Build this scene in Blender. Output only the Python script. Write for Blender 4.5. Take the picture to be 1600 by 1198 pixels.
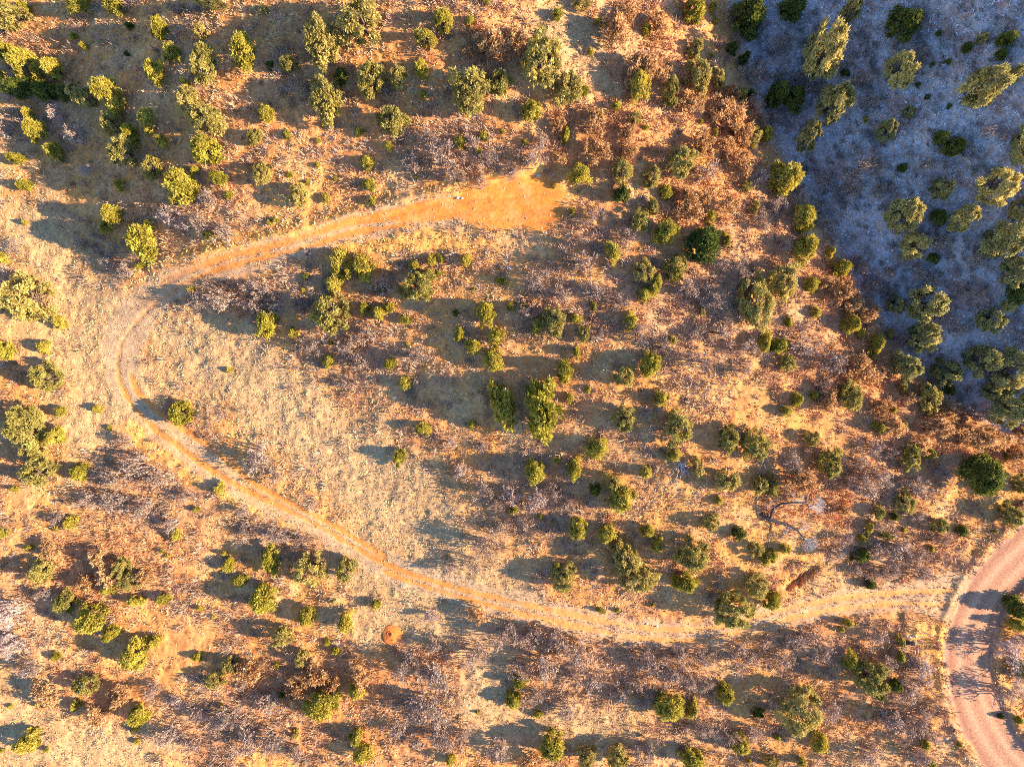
import bpy, math, random
import numpy as np
R = math.radians
for o in list(bpy.data.objects): bpy.data.objects.remove(o)
sc = bpy.context.scene
col = sc.collection
H = 70.0            # camera height above the reference level, metres
S = 0.065           # metres per photo pixel on the reference level
# ------------------------------------------------------------------ camera
cd = bpy.data.cameras.new('camera'); cam = bpy.data.objects.new('camera', cd); col.objects.link(cam)
cam.location = (0, 0, H); cam.rotation_euler = (0, 0, 0)
cd.sensor_width = 36; cd.lens = 36 * H / (1600 * S); cd.clip_end = 20000; cd.clip_start = 1
sc.camera = cam
# ------------------------------------------------------------------ light
ELEV, AZ = 25.0, 99.0            # sun elevation; azimuth clockwise from picture top (+Y)
w = bpy.data.worlds.new('World'); sc.world = w; w.use_nodes = True
nt = w.node_tree; bg = nt.nodes['Background']
sky = nt.nodes.new('ShaderNodeTexSky'); sky.sky_type = 'NISHITA'; sky.sun_disc = False
sky.sun_elevation = R(ELEV); sky.sun_rotation = R(AZ); sky.air_density = 1.6; sky.dust_density = 0.1; sky.ozone_density = 8.0
wb = nt.nodes.new('ShaderNodeVectorMath'); wb.operation = 'MULTIPLY'; wb.inputs[1].default_value = (1.0, .98, 1.10)   # white balance of the sky light
nt.links.new(sky.outputs[0], wb.inputs[0]); nt.links.new(wb.outputs[0], bg.inputs[0]); bg.inputs[1].default_value = 0.13
sd = bpy.data.lights.new('sun', 'SUN'); sun = bpy.data.objects.new('sun', sd); col.objects.link(sun)
sd.energy = 5.0; sd.angle = R(0.5); sd.color = (1.0, 0.80, 0.55)
sun.rotation_euler = (R(90 - ELEV), 0, R(180 - AZ)); sun.location = (60, -10, 60)
sc.view_settings.view_transform = 'Standard'; sc.view_settings.look = 'None'
sc.view_settings.gamma = 1; sc.view_settings.exposure = 1.45
sc.render.engine = 'CYCLES'
sc.cycles.filter_width = 0.85; sc.cycles.use_denoising = False; sc.cycles.max_bounces = 4; sc.cycles.diffuse_bounces = 3

# ------------------------------------------------------------------ helpers
def hsh(ix, iy, seed):
    n = (ix.astype(np.int64) * 374761393 + iy.astype(np.int64) * 668265263 + seed * 974634777) & 0x7fffffff
    n = ((n ^ (n >> 13)) * 1274126177) & 0x7fffffff
    n = (n ^ (n >> 16)) & 0xffffff
    return n / float(0xffffff)
def vnoise(x, y, seed=0):
    x = np.asarray(x, float); y = np.asarray(y, float)
    ix = np.floor(x); iy = np.floor(y); fx = x - ix; fy = y - iy
    fx = fx * fx * (3 - 2 * fx); fy = fy * fy * (3 - 2 * fy)
    a = hsh(ix, iy, seed); b = hsh(ix + 1, iy, seed); c = hsh(ix, iy + 1, seed); d = hsh(ix + 1, iy + 1, seed)
    return (a * (1 - fx) + b * fx) * (1 - fy) + (c * (1 - fx) + d * fx) * fy
def fbm(x, y, seed=0, oct=4):
    v = 0; a = 0.5; t = 0
    for k in range(oct):
        v = v + a * vnoise(x, y, seed + k * 7); t += a; a *= 0.5; x = x * 2.03 + 11.3; y = y * 2.03 + 5.1
    return v / t
def sstep(a, b, x):
    t = np.clip((x - a) / (b - a), 0, 1); return t * t * (3 - 2 * t)
def segdist(px, py, pts):
    best = np.full(np.shape(px), 1e9); side = np.zeros(np.shape(px))
    for (x0, y0), (x1, y1) in zip(pts[:-1], pts[1:]):
        dx, dy = x1 - x0, y1 - y0; L = dx * dx + dy * dy
        t = np.clip(((px - x0) * dx + (py - y0) * dy) / L, 0, 1)
        d = np.hypot(px - x0 - t * dx, py - y0 - t * dy)
        s = ((px - x0) * dy - (py - y0) * dx) / math.sqrt(L)
        m = d < best; best = np.where(m, d, best); side = np.where(m, np.sign(s), side)
    return best, side
def smooth_line(pts, n=6):
    out = []
    P = [pts[0]] + list(pts) + [pts[-1]]
    for i in range(1, len(P) - 2):
        p0, p1, p2, p3 = [np.array(P[i + k], float) for k in (-1, 0, 1, 2)]
        for k in range(n):
            t = k / n
            out.append(tuple(0.5 * ((2 * p1) + (-p0 + p2) * t + (2 * p0 - 5 * p1 + 4 * p2 - p3) * t * t + (-p0 + 3 * p1 - 3 * p2 + p3) * t ** 3)))
    out.append(tuple(pts[-1])); return out
def blob(px, py, cx, cy, rx, ry, ang=0, soft=0.5):
    c, s = math.cos(R(ang)), math.sin(R(ang))
    dx, dy = px - cx, py - cy
    u = (dx * c + dy * s) / rx; v = (-dx * s + dy * c) / ry
    return 1 - sstep(1 - soft, 1 + soft, np.sqrt(u * u + v * v))

# ------------------------------------------------------------------ the lie of the land, as a function of where it is seen on the plan
CTRL = [(1130,0,-.5),(1200,220,-2),(1320,430,-3.5),(1420,580,-5),(1600,690,-6.5),(1600,0,-.5),(1600,300,-3),(1600,500,-5),(1400,200,-2),
 (950,0,3.4),(950,250,1.8),(900,400,.9),(1000,600,-.6),(1100,800,-3),(1150,950,-6),(800,320,1.1),(860,330,1.15),(700,330,1.0),(760,270,2.4),(700,150,4.2),(700,0,6),(450,100,4),(450,0,5),
 (1050,100,1.6),(300,100,3.6),(290,220,2.6),(180,200,-.6),(60,230,-3.4),(0,100,-3),(80,60,-2.6),(110,330,-4.0),(250,300,1.0),(200,370,-3),(60,430,-4),(150,480,-4.2),(190,540,-4.2),
 (300,415,-1.8),(380,395,-.8),(450,385,.1),(600,340,.7),(600,420,-.9),(780,430,-.1),(420,480,-2.5),(300,560,-3.9),(450,640,-4.0),(600,780,-4.7),(750,900,-5.1),(560,480,-2),(700,500,-1.1),(850,500,-.1),
 (700,650,-3.1),(850,700,-2.6),(850,850,-4.1),(950,850,-4.1),(400,780,-4.3),(600,890,-5.1),(200,800,-3.7),(100,700,-3),(0,600,-2.6),(100,950,-4),(300,1000,-5),(500,1000,-6),(700,1050,-6),
 (100,1190,-5),(500,1190,-6.6),(900,1100,-7),(1100,1000,-6.6),(1300,950,-6.6),(1490,930,-7),(1300,1190,-8),(1500,1100,-7.6),(1600,1190,-8),(1600,880,-7),(1500,780,-6.4),(1300,700,-4.3),(1200,500,-2.2),
 (1250,850,-4.8),(1590,1050,-8.3),(-300,600,0),(-300,0,0),(-300,1300,-3),(700,1600,-9),(1900,1300,-8),(1900,800,-5),(1900,300,-3),(700,-400,8),(1200,-400,2),(1900,-400,0),(0,-400,2)]
C = np.array(CTRL, float); CX = C[:, 0] / 100; CY = C[:, 1] / 100
def ker(r2): return 0.5 * r2 * np.log(r2 + 1e-9)
_n = len(C); _K = ker((CX[:, None] - CX) ** 2 + (CY[:, None] - CY) ** 2) + np.eye(_n) * 0.15
_P = np.stack([np.ones(_n), CX, CY], 1); _A = np.block([[_K, _P], [_P.T, np.zeros((3, 3))]])
_W = np.linalg.solve(_A, np.concatenate([C[:, 2], np.zeros(3)]))
def tps(px, py):
    x = np.clip(px, -400, 2000) / 100; y = np.clip(py, -500, 1700) / 100
    v = _W[_n] + _W[_n + 1] * x + _W[_n + 2] * y
    for i in range(_n): v = v + _W[i] * ker((x - CX[i]) ** 2 + (y - CY[i]) ** 2)
    return v
ROAD = smooth_line([(1760,770),(1660,815),(1600,868),(1555,915),(1527,965),(1515,1010),(1517,1060),(1530,1110),(1556,1160),(1592,1205),(1650,1260),(1720,1320)])
TRACK = smooth_line([(860,330),(760,322),(680,334),(600,346),(540,358),(480,378),(420,397),(350,415),(290,435),(240,465),(205,505),(190,545),(192,585),(207,622),(235,658),(275,692),(330,732),(395,772),
  (460,806),(530,846),(610,887),(700,917),(780,940),(860,960),(940,977),(1020,990),(1100,990),(1180,972),(1250,953),(1330,940),(1400,934),(1495,932)])
RUT1 = smooth_line([(760,312),(680,323),(600,336),(540,348),(480,368),(420,387),(350,403),(290,425),(258,440)])
RUT2 = smooth_line([(640,352),(560,362),(480,386),(400,405),(330,425),(270,455),(215,500),(187,545),(186,585),(198,620),(225,655),(262,685),(325,730),(390,768),(450,797),(520,834),(600,880),(690,912),(780,935),(860,953),(940,969),(1020,982),(1100,982),(1180,964),(1250,945),(1330,932),(1400,926),(1490,922)])
RUT3 = smooth_line([(205,585),(216,612),(245,640),(290,672),(340,706),(400,756),(462,790),(530,826),(600,868)])
RUT4 = smooth_line([(600,893),(690,924),(780,949),(860,969),(940,986),(1020,999),(1100,999),(1180,981),(1250,962),(1330,949),(1400,943),(1490,944)])
PAD = [(700,326,100,17,-8),(790,318,84,40,-2),(842,318,46,46,0),(610,338,60,7,-10)]
GULLY = [(1040,-200),(1130,0),(1150,90),(1200,225),(1255,310),(1320,430),(1370,515),(1430,585),(1500,640),(1600,700),(1850,860),(2400,1300)]
_gy = np.array([p[1] for p in GULLY], float); _gx = np.array([p[0] for p in GULLY], float)
def f_pad(px, py):
    wv = (fbm(px / 18, py / 18, 3) - .5) * .5
    m = 0
    for b in PAD: m = np.maximum(m, blob(px, py, *b, soft=.13) )
    return np.clip(m + wv * (m > 0.02) * (m < .98), 0, 1)
def f_masks(px, py):
    wob = (fbm(px / 22, py / 22, 5) - .5)
    dr, _ = segdist(px, py, ROAD); road = 1 - sstep(34, 38, dr + wob * 14)
    dt, _ = segdist(px, py, TRACK); track = 1 - sstep(15, 26, dt + wob * 22 - 16 * blob(px, py, 1490, 930, 50, 60, 0, .5) - 14 * blob(px, py, 205, 500, 50, 90, 20, .5))
    rut = 0
    for L, wd in ((RUT1, 6), (RUT2, 4.5), (RUT3, 5.5), (RUT4, 4)):
        d, _ = segdist(px, py, L); rut = np.maximum(rut, 1 - sstep(wd * .45, wd * 1.35, d + wob * 8))
    return road, track, rut, f_pad(px, py), dr
def t_shade(px, py):
    xb = np.interp(py, _gy, _gx)
    return (px - xb) * 1.05
def zf(px, py, m=None):
    px = np.asarray(px, float); py = np.asarray(py, float)
    if m is None: m = f_masks(px, py)
    road, track, rut, pad, dr = m
    t = t_shade(px, py) - 26 + (fbm(px / 60, py / 60, 9) - .5) * 20
    rise = np.where(t > 0, np.minimum(t, 560) * 0.0236, 0) * sstep(1000, 650, py)
    z = tps(px, py) + rise
    z = z + .008 * np.clip(-t, 0, 150) * (1 - sstep(300, 1300, -t)) * sstep(1000, 760, py)
    z = z - 0.35 * np.exp(-((t - 8) / 16) ** 2) * sstep(900, 600, py)
    flat = np.clip(np.maximum(np.maximum(road, pad), track * .7), 0, 1)
    n = (fbm(px / 90, py / 90, 21) - .5) * .8 + (fbm(px / 26, py / 26, 22) - .5) * .55 + (fbm(px / 8, py / 8, 23, 3) - .5) * .26
    far = sstep(2600, 1600, np.abs(px - 800)) * sstep(2300, 1300, np.abs(py - 600))
    n = n + (1 - far) * (fbm(px / 900, py / 900, 31) - .5) * 30
    z = z + n * (1 - flat * .92)
    z = z - rut * .08 - road * .15
    z = z + .35 * np.exp(-((dr - 46) / 8) ** 2)
    z = z + .3 * blob(px, py, 1440, 1000, 30, 60, 0, .5)
    z = z - 1.2 * blob(px + (fbm(px / 9, py / 9, 91) - .5) * 14, py + (fbm(px / 9, py / 9, 92) - .5) * 14, 1250, 902, 26, 7, -35, .7)
    z = z - .5 * blob(px, py, 700, 418, 170, 12, -2, .6)
    # cut bank above the clearing, fill bank below it
    c1, s1 = segdist(px, py, [(240,415),(420,372),(560,332),(680,300),(780,272),(835,258)])
    z = z + .75 * np.exp(-(c1 / 11) ** 2) * (1 - pad)
    return z
def world(px, py, z):
    k = S * (H - z) / H
    return (px - 800) * k, (599 - py) * k
def zq(px, py):      # height read back from the ground sheet itself
    i = min(max(int(np.searchsorted(gx, px)) - 1, 0), len(gx) - 2); j = min(max(int(np.searchsorted(gy, py)) - 1, 0), len(gy) - 2)
    u = (px - gx[i]) / (gx[i + 1] - gx[i]); v = (py - gy[j]) / (gy[j + 1] - gy[j])
    return float((GZ[j, i] * (1 - u) + GZ[j, i + 1] * u) * (1 - v) + (GZ[j + 1, i] * (1 - u) + GZ[j + 1, i + 1] * u) * v)
def ground_at(X, Y):
    px, py = 800 + X / S, 599 - Y / S
    for _ in range(6):
        z = zq(px, py); k = S * (H - z) / H
        px, py = 800 + X / k, 599 - Y / k
    return z
def place(px, py, hc=0.0):
    z = zq(px, py)
    for _ in range(5):
        X, Y = world(px, py, z + hc); z = ground_at(X, Y)
    return X, Y, z
def tag(o, label=None, cat=None, group=None, kind=None):
    for k, v in (('label', label), ('category', cat), ('group', group), ('kind', kind)):
        if v: o[k] = v
    return o
def mesh_np(name, co, tris, cols=None, smooth=False, mats=None, quads=False):
    me = bpy.data.meshes.new(name); n = 4 if quads else 3
    me.vertices.add(len(co)); me.vertices.foreach_set('co', np.asarray(co, np.float32).ravel())
    me.loops.add(len(tris) * n); me.loops.foreach_set('vertex_index', np.asarray(tris, np.int32).ravel())
    me.polygons.add(len(tris)); me.polygons.foreach_set('loop_start', np.arange(0, len(tris) * n, n, dtype=np.int32))
    me.polygons.foreach_set('use_smooth', np.full(len(tris), smooth))
    if cols is not None:
        a = me.color_attributes.new('tint', 'FLOAT_COLOR', 'POINT')
        c4 = np.ones((len(co), 4), np.float32); c4[:, :3] = cols; a.data.foreach_set('color', c4.ravel())
    if mats: me.materials.append(mats)
    me.update(calc_edges=True); return me
def link(name, me, parent=None):
    o = bpy.data.objects.new(name, me); col.objects.link(o)
    if parent: o.parent = parent
    return o

# ------------------------------------------------------------------ materials
def mat(name, build):
    m = bpy.data.materials.new(name); m.use_nodes = True; t = m.node_tree
    b = t.nodes['Principled BSDF']; b.inputs['Roughness'].default_value = .95; b.inputs['Specular IOR Level'].default_value = .12
    build(t, b); return m
def N(t, k, **kw):
    n = t.nodes.new(k)
    for a, v in kw.items(): setattr(n, a, v)
    return n
def ground_nodes(t, b):
    at = N(t, 'ShaderNodeAttribute'); at.attribute_name = 'tint'
    co = N(t, 'ShaderNodeTexCoord')
    def noise(s, d, r=.6):
        n = N(t, 'ShaderNodeTexNoise'); n.inputs['Scale'].default_value = s; n.inputs['Detail'].default_value = d; n.inputs['Roughness'].default_value = r
        t.links.new(co.outputs['Object'], n.inputs['Vector']); return n
    n1 = noise(3.2, 6, .75); n2 = noise(.55, 4)
    r1 = N(t, 'ShaderNodeMapRange'); r1.inputs[1].default_value = .3; r1.inputs[2].default_value = .7; r1.inputs[3].default_value = .62; r1.inputs[4].default_value = 1.32
    t.links.new(n1.outputs[0], r1.inputs[0])
    r2 = N(t, 'ShaderNodeMapRange'); r2.inputs[1].default_value = .3; r2.inputs[2].default_value = .7; r2.inputs[3].default_value = .85; r2.inputs[4].default_value = 1.15
    t.links.new(n2.outputs[0], r2.inputs[0])
    mu = N(t, 'ShaderNodeMath', operation='MULTIPLY'); t.links.new(r1.outputs[0], mu.inputs[0]); t.links.new(r2.outputs[0], mu.inputs[1])
    vm = N(t, 'ShaderNodeVectorMath', operation='SCALE'); t.links.new(at.outputs['Color'], vm.inputs[0]); t.links.new(mu.outputs[0], vm.inputs['Scale'])
    t.links.new(vm.outputs[0], b.inputs['Base Color'])
    bp = N(t, 'ShaderNodeBump'); bp.inputs['Strength'].default_value = .55; bp.inputs['Distance'].default_value = .12
    t.links.new(n1.outputs[0], bp.inputs['Height']); t.links.new(bp.outputs[0], b.inputs['Normal'])
def road_nodes(t, b):
    at = N(t, 'ShaderNodeAttribute'); at.attribute_name = 'tint'
    co = N(t, 'ShaderNodeTexCoord'); n = N(t, 'ShaderNodeTexNoise'); n.inputs['Scale'].default_value = 6; n.inputs['Detail'].default_value = 6
    t.links.new(co.outputs['Object'], n.inputs['Vector'])
    r = N(t, 'ShaderNodeMapRange'); r.inputs[3].default_value = .68; r.inputs[4].default_value = 1.32; r.inputs[1].default_value = .3; r.inputs[2].default_value = .7
    t.links.new(n.outputs[0], r.inputs[0])
    vm = N(t, 'ShaderNodeVectorMath', operation='SCALE'); t.links.new(at.outputs['Color'], vm.inputs[0]); t.links.new(r.outputs[0], vm.inputs['Scale'])
    t.links.new(vm.outputs[0], b.inputs['Base Color'])
    bp = N(t, 'ShaderNodeBump'); bp.inputs['Strength'].default_value = .3; bp.inputs['Distance'].default_value = .04
    t.links.new(n.outputs[0], bp.inputs['Height']); t.links.new(bp.outputs[0], b.inputs['Normal'])
def tint_nodes(t, b):
    at = N(t, 'ShaderNodeAttribute'); at.attribute_name = 'tint'; t.links.new(at.outputs['Color'], b.inputs['Base Color'])
def leaf_nodes(c1, c2, hv=.03, tl=.38):
    def f(t, b):
        at = N(t, 'ShaderNodeAttribute'); at.attribute_name = 'tint'
        oi = N(t, 'ShaderNodeObjectInfo')
        mx = N(t, 'ShaderNodeMix', data_type='RGBA'); mx.inputs[6].default_value = (*c1, 1); mx.inputs[7].default_value = (*c2, 1)
        ad = N(t, 'ShaderNodeMath', operation='MULTIPLY_ADD'); ad.inputs[1].default_value = .75; 
        sp = N(t, 'ShaderNodeSeparateColor'); t.links.new(at.outputs['Color'], sp.inputs[0])
        t.links.new(oi.outputs['Random'], ad.inputs[0]); 
        m2 = N(t, 'ShaderNodeMath', operation='MULTIPLY_ADD'); m2.inputs[1].default_value = .7; m2.inputs[2].default_value = -.22
        t.links.new(sp.outputs[0], m2.inputs[0]); t.links.new(m2.outputs[0], ad.inputs[2])
        t.links.new(ad.outputs[0], mx.inputs[0])
        hs = N(t, 'ShaderNodeHueSaturation'); t.links.new(mx.outputs[2], hs.inputs['Color'])
        mr = N(t, 'ShaderNodeMapRange'); mr.inputs[3].default_value = .45; mr.inputs[4].default_value = 1.65
        t.links.new(sp.outputs[1], mr.inputs[0]); t.links.new(mr.outputs[0], hs.inputs['Value'])
        t.links.new(hs.outputs[0], b.inputs['Base Color'])
        tr = N(t, 'ShaderNodeBsdfTranslucent'); t.links.new(hs.outputs[0], tr.inputs[0])
        ms = N(t, 'ShaderNodeMixShader'); ms.inputs[0].default_value = tl
        t.links.new(b.outputs[0], ms.inputs[1]); t.links.new(tr.outputs[0], ms.inputs[2]); t.links.new(ms.outputs[0], t.nodes['Material Output'].inputs[0])
    return f
M_ground = mat('soil', ground_nodes); M_road = mat('packed_road_gravel', road_nodes); M_tint = mat('dry_stalks', tint_nodes)
M_leaf = {'J': mat('juniper_foliage', leaf_nodes((.35, .305, .04), (.56, .445, .085))),
          'P': mat('pinyon_foliage', leaf_nodes((.31, .27, .065), (.54, .42, .13))),
          'D': mat('dark_foliage', leaf_nodes((.10, .13, .03), (.20, .20, .035))),  # dark green junipers, and shaded trees with the shade put into their colour
          'T': mat('lit_top_pinyon_foliage', leaf_nodes((.28, .27, .10), (.66, .52, .17)))}  # pinyon green brightened on the shaded slope to stand in for sunlit tops
def bark(c):
    def f(t, b):
        co = N(t, 'ShaderNodeTexCoord'); n = N(t, 'ShaderNodeTexNoise'); n.inputs['Scale'].default_value = 9
        t.links.new(co.outputs['Object'], n.inputs['Vector'])
        r = N(t, 'ShaderNodeValToRGB'); r.color_ramp.elements[0].color = (*[k * .42 for k in c], 1); r.color_ramp.elements[1].color = (*c, 1)
        r.color_ramp.elements[0].position = .35; r.color_ramp.elements[1].position = .65
        t.links.new(n.outputs[0], r.inputs[0]); t.links.new(r.outputs[0], b.inputs['Base Color'])
    return f
M_bark = mat('bark', bark((.22, .16, .12))); M_dead = mat('weathered_dead_wood', bark((.56, .50, .46))); M_burnt = mat('dark_dead_wood', bark((.12, .09, .08)))
M_twig = {'m': mat('mauve_grey_twigs', bark((.54, .42, .35))), 'r': mat('russet_twigs', bark((.50, .34, .20))), 'g': mat('pale_grey_twigs', bark((.68, .56, .50)))}
M_dry = {'m': mat('dull_dry_leaves', leaf_nodes((.34, .23, .16), (.58, .42, .31))), 'r': mat('russet_dry_leaves', leaf_nodes((.46, .25, .10), (.72, .45, .21))), 'g': mat('pale_seed_heads', leaf_nodes((.5, .36, .30), (.6, .42, .34)))}
M_stone = mat('pale_stone', bark((.6, .55, .5))); M_red = mat('red_earth', lambda t, b: (bark((.84, .245, .055))(t, b), setattr(t.nodes['Color Ramp'].color_ramp.elements[0], 'color', (.62, .17, .035, 1)))); M_black = mat('charred_metal', bark((.04, .04, .05)))
# ------------------------------------------------------------------ soil colours by place, with a shade tint on the gully slope
def mixc(a, c, m): return a * (1 - m[..., None]) + np.array(c) * m[..., None]
MEADOW = [(330,560,110,60,35),(450,640,190,70,42),(600,760,200,75,42),(720,880,120,50,30),(110,500,120,90,40),(170,600,90,70,60),(60,380,80,60,50),(140,650,60,60,0),(900,70,110,70,20),(880,1140,120,30,-5),(700,930,120,50,10),(760,1080,60,90,0),(40,1120,90,90,0),(140,1170,120,50,0),(640,970,120,40,0),(560,890,60,50,30)]
YELLOW = [(830,270,30,16,-20),(770,280,50,14,-15),(905,310,16,38,-35),(915,420,22,26,0),(690,290,50,12,-15),(560,322,60,10,-18),(430,372,90,13,-14),(330,392,60,13,-14),(620,385,110,16,-3),(425,415,26,10,0),(310,730,90,22,38),(245,690,60,26,30),(420,800,90,14,28),(420,1190,50,20,0),(1460,1040,14,100,0),(1440,990,26,20,0),(560,600,0.1,0.1,0)]
ORANGE = [(830,260,70,40,0),(610,65,60,16,10),(680,95,50,10,30),(800,205,40,16,20),(1180,640,30,40,0),(1240,720,50,30,0),(1040,960,60,18,0),(860,600,100,40,20),(1330,965,120,16,-5),(470,190,80,30,0),(560,230,60,30,0),(320,245,60,20,0),(1130,710,60,30,0),(300,1000,80,40,0),(190,1080,60,40,0),(960,340,40,30,30),(900,235,60,30,0)]
BRUSHZ = [(220,755,110,80,0,'m'),(400,460,110,40,0,'m'),(300,345,80,40,0,'m'),(880,1040,110,60,20,'m'),(1040,1060,80,60,0,'m'),(670,1080,60,90,0,'m'),(560,550,80,50,0,'m'),(1100,500,110,90,30,'m'),
 (1130,190,70,60,40,'r'),(1000,110,90,60,40,'r'),(930,210,80,50,0,'r'),(780,60,60,40,0,'r'),(960,30,60,50,0,'r'),(1080,320,60,40,0,'r'),(1310,450,60,50,45,'r'),(1350,590,90,60,20,'r'),(1500,680,110,40,10,'r'),(1270,760,80,60,0,'r'),
 (1260,540,80,60,30,'m'),(1370,750,100,60,0,'m'),(1400,860,100,60,0,'m'),(1270,1010,80,50,0,'m'),(1430,1100,60,90,0,'m'),(340,1120,100,60,0,'m'),(100,1085,90,50,0,'r'),(400,1160,80,50,0,'m'),(700,240,90,60,0,'m'),(20,980,60,60,0,'m'),
 (830,780,80,70,0,'m'),(450,840,90,40,10,'m'),(1180,380,80,90,40,'m'),(930,350,60,70,30,'m'),(480,1060,90,40,0,'r'),(740,1010,50,60,0,'m'),(1090,1150,120,30,0,'m'),(180,880,100,60,0,'r'),(1350,270,80,60,0,'m'),(920,470,90,60,0,'m'),(180,430,26,50,30,'m'),(1230,120,70,90,20,'m'),(1340,110,50,60,0,'m'),(1400,80,60,50,0,'m'),(1260,300,50,60,0,'m'),(1400,420,60,50,0,'m'),(1510,420,60,60,0,'m'),(1440,560,80,60,0,'m'),(1560,620,70,50,0,'m'),(1480,235,60,30,0,'m'),(1570,60,50,40,0,'m'),(1560,440,50,50,0,'m'),(780,250,60,30,0,'m'),(60,200,60,30,0,'m')]
def zones(px, py, m=None):
    if m is None: m = f_masks(px, py)
    road, track, rut, pad, dr = m
    wx = px + (fbm(px / 30, py / 30, 41) - .5) * 46; wy = py + (fbm(px / 30, py / 30, 42) - .5) * 46
    def mx(L, soft=.5):
        v = np.zeros(np.shape(px))
        for b in L: v = np.maximum(v, blob(wx, wy, *b[:5], soft=soft))
        return v
    mead = mx(MEADOW); yel = mx(YELLOW, .35); ora = mx(ORANGE)
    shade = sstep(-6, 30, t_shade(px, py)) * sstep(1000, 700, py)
    bm = mx([b for b in BRUSHZ if b[5] == 'm']); br = mx([b for b in BRUSHZ if b[5] == 'r'])
    return dict(mead=mead, yel=yel, ora=ora, shade=shade, bm=bm, br=br, road=road, track=track, rut=rut, pad=pad, dr=dr)
def soil_col(px, py, Z):
    n1 = fbm(px / 40, py / 40, 51); n2 = fbm(px / 9, py / 9, 52); n3 = fbm(px / 110, py / 110, 53)
    c = np.zeros(np.shape(px) + (3,)) + np.array((.62, .28, .08))
    c = mixc(c, (.60, .33, .14), sstep(.45, .62, n1) * .8)
    c = mixc(c, (.58, .22, .075), sstep(.5, .7, n3) * .5)
    c = mixc(c, (.44, .25, .15), Z['bm'] * .4)
    c = mixc(c, (.50, .25, .12), Z['br'] * .5)
    c = mixc(c, (.50, .31, .145), Z['mead'] * .9)
    c = mixc(c, (.60, .25, .085), Z['ora'] * .75)
    c = mixc(c, (.78, .35, .085), Z['yel'] * .85)
    c = mixc(c, (.50, .44, .42), Z['shade'] * (.6 + .4 * sstep(.35, .6, n2)))  # slope soil turned greyer: the blue of the shade put into the colour
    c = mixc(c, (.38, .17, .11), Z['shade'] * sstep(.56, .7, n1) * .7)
    c = mixc(c, (.50, .33, .19), Z['track'] * .7)
    rutc = mixc(np.zeros_like(c) + np.array((.68, .25, .06)), (.70, .31, .10), sstep(650, 1000, px) * sstep(500, 700, py))
    k = (Z['rut'] * (.45 + .55 * np.maximum(sstep(280, 340, px) * sstep(500, 420, py), sstep(560, 600, py))))[..., None]; c = c * (1 - k) + rutc * k
    c = mixc(c, (.74, .245, .045), Z['pad'])
    c = mixc(c, (.74, .36, .13), Z['pad'] * sstep(.42, .7, fbm(px / 14, py / 14, 57)) * .45); c = mixc(c, (.55, .19, .045), Z['pad'] * sstep(.5, .7, fbm(px / 60, py / 6 + px / 40, 58)) * .5)
    c = c * (.86 + .28 * n2)[..., None]
    # gravel road: packed pinkish earth, paler wheel lines, darker loose edges
    d, s = segdist(px, py, ROAD); u = d * s
    st = .5 + .5 * np.cos(u / 3.1 + 1.2 * fbm(px / 120, py / 120, 61)); w2 = np.exp(-((u - 10) / 6) ** 2) + np.exp(-((u + 13) / 6) ** 2) + .7 * np.exp(-((u - 27) / 4) ** 2)
    rc = np.zeros_like(c) + np.array((.33, .155, .085)); rc = mixc(rc, (.62, .33, .185), np.clip(w2 * .7 + st * .22, 0, 1)); rc = mixc(rc, (.36, .19, .14), sstep(28, 36, d) * .6)
    rc = rc * (.93 + .14 * fbm(px / 6, py / 6, 62))[..., None]
    c = mixc(c, (.27, .16, .11), np.exp(-((d - 39) / 3.5) ** 2) * .5)
    r = Z['road'][..., None]; return c * .95 * (1 - r) + rc * r
# ------------------------------------------------------------------ ground sheet
def axis(a, b, step, far):
    core = list(np.arange(a, b + step, step)); s = step; x = core[-1]; hi = []
    while x < far: s *= 1.22; x += s; hi.append(x)
    s = step; x = core[0]; lo = []
    while x > -far: s *= 1.22; x -= s; lo.append(x)
    return np.array(lo[::-1] + core + hi)
gx = axis(-90, 1690, 2.1, 26000); gy = axis(-90, 1290, 2.1, 26000)
PX, PY = np.meshgrid(gx, gy)
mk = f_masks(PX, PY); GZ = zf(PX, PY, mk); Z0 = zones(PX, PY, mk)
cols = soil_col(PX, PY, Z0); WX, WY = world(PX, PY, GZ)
co = np.stack([WX, WY, GZ], -1).reshape(-1, 3); cc = cols.reshape(-1, 3)
nx, ny = len(gx), len(gy)
I = (np.arange(ny - 1)[:, None] * nx + np.arange(nx - 1)).ravel()
quad = np.stack([I, I + nx, I + nx + 1, I + 1], 1)
def fm(a): return (a[:-1, :-1].ravel() > .5)
infr = ((PX > -80) & (PX < 1690) & (PY > -80) & (PY < 1290))[:-1, :-1].ravel()
f_road = fm(Z0['road']); f_pd = fm(Z0['pad']) & ~f_road
f_tr = (fm(Z0['track']) | fm(Z0['rut'])) & ~f_road & ~f_pd & infr
def sub(name, mask, m):
    q = quad[mask]; u, inv = np.unique(q, return_inverse=True)
    o = link(name, mesh_np(name, co[u], inv.reshape(-1, 4), cc[u], True, m, True)); tag(o, kind='structure'); return o
sub('ground', ~(f_road | f_pd | f_tr), M_ground); sub('gravel_road', f_road, M_road); sub('dirt_track', f_tr, M_ground); sub('bare_earth_clearing', f_pd, M_ground)

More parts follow.
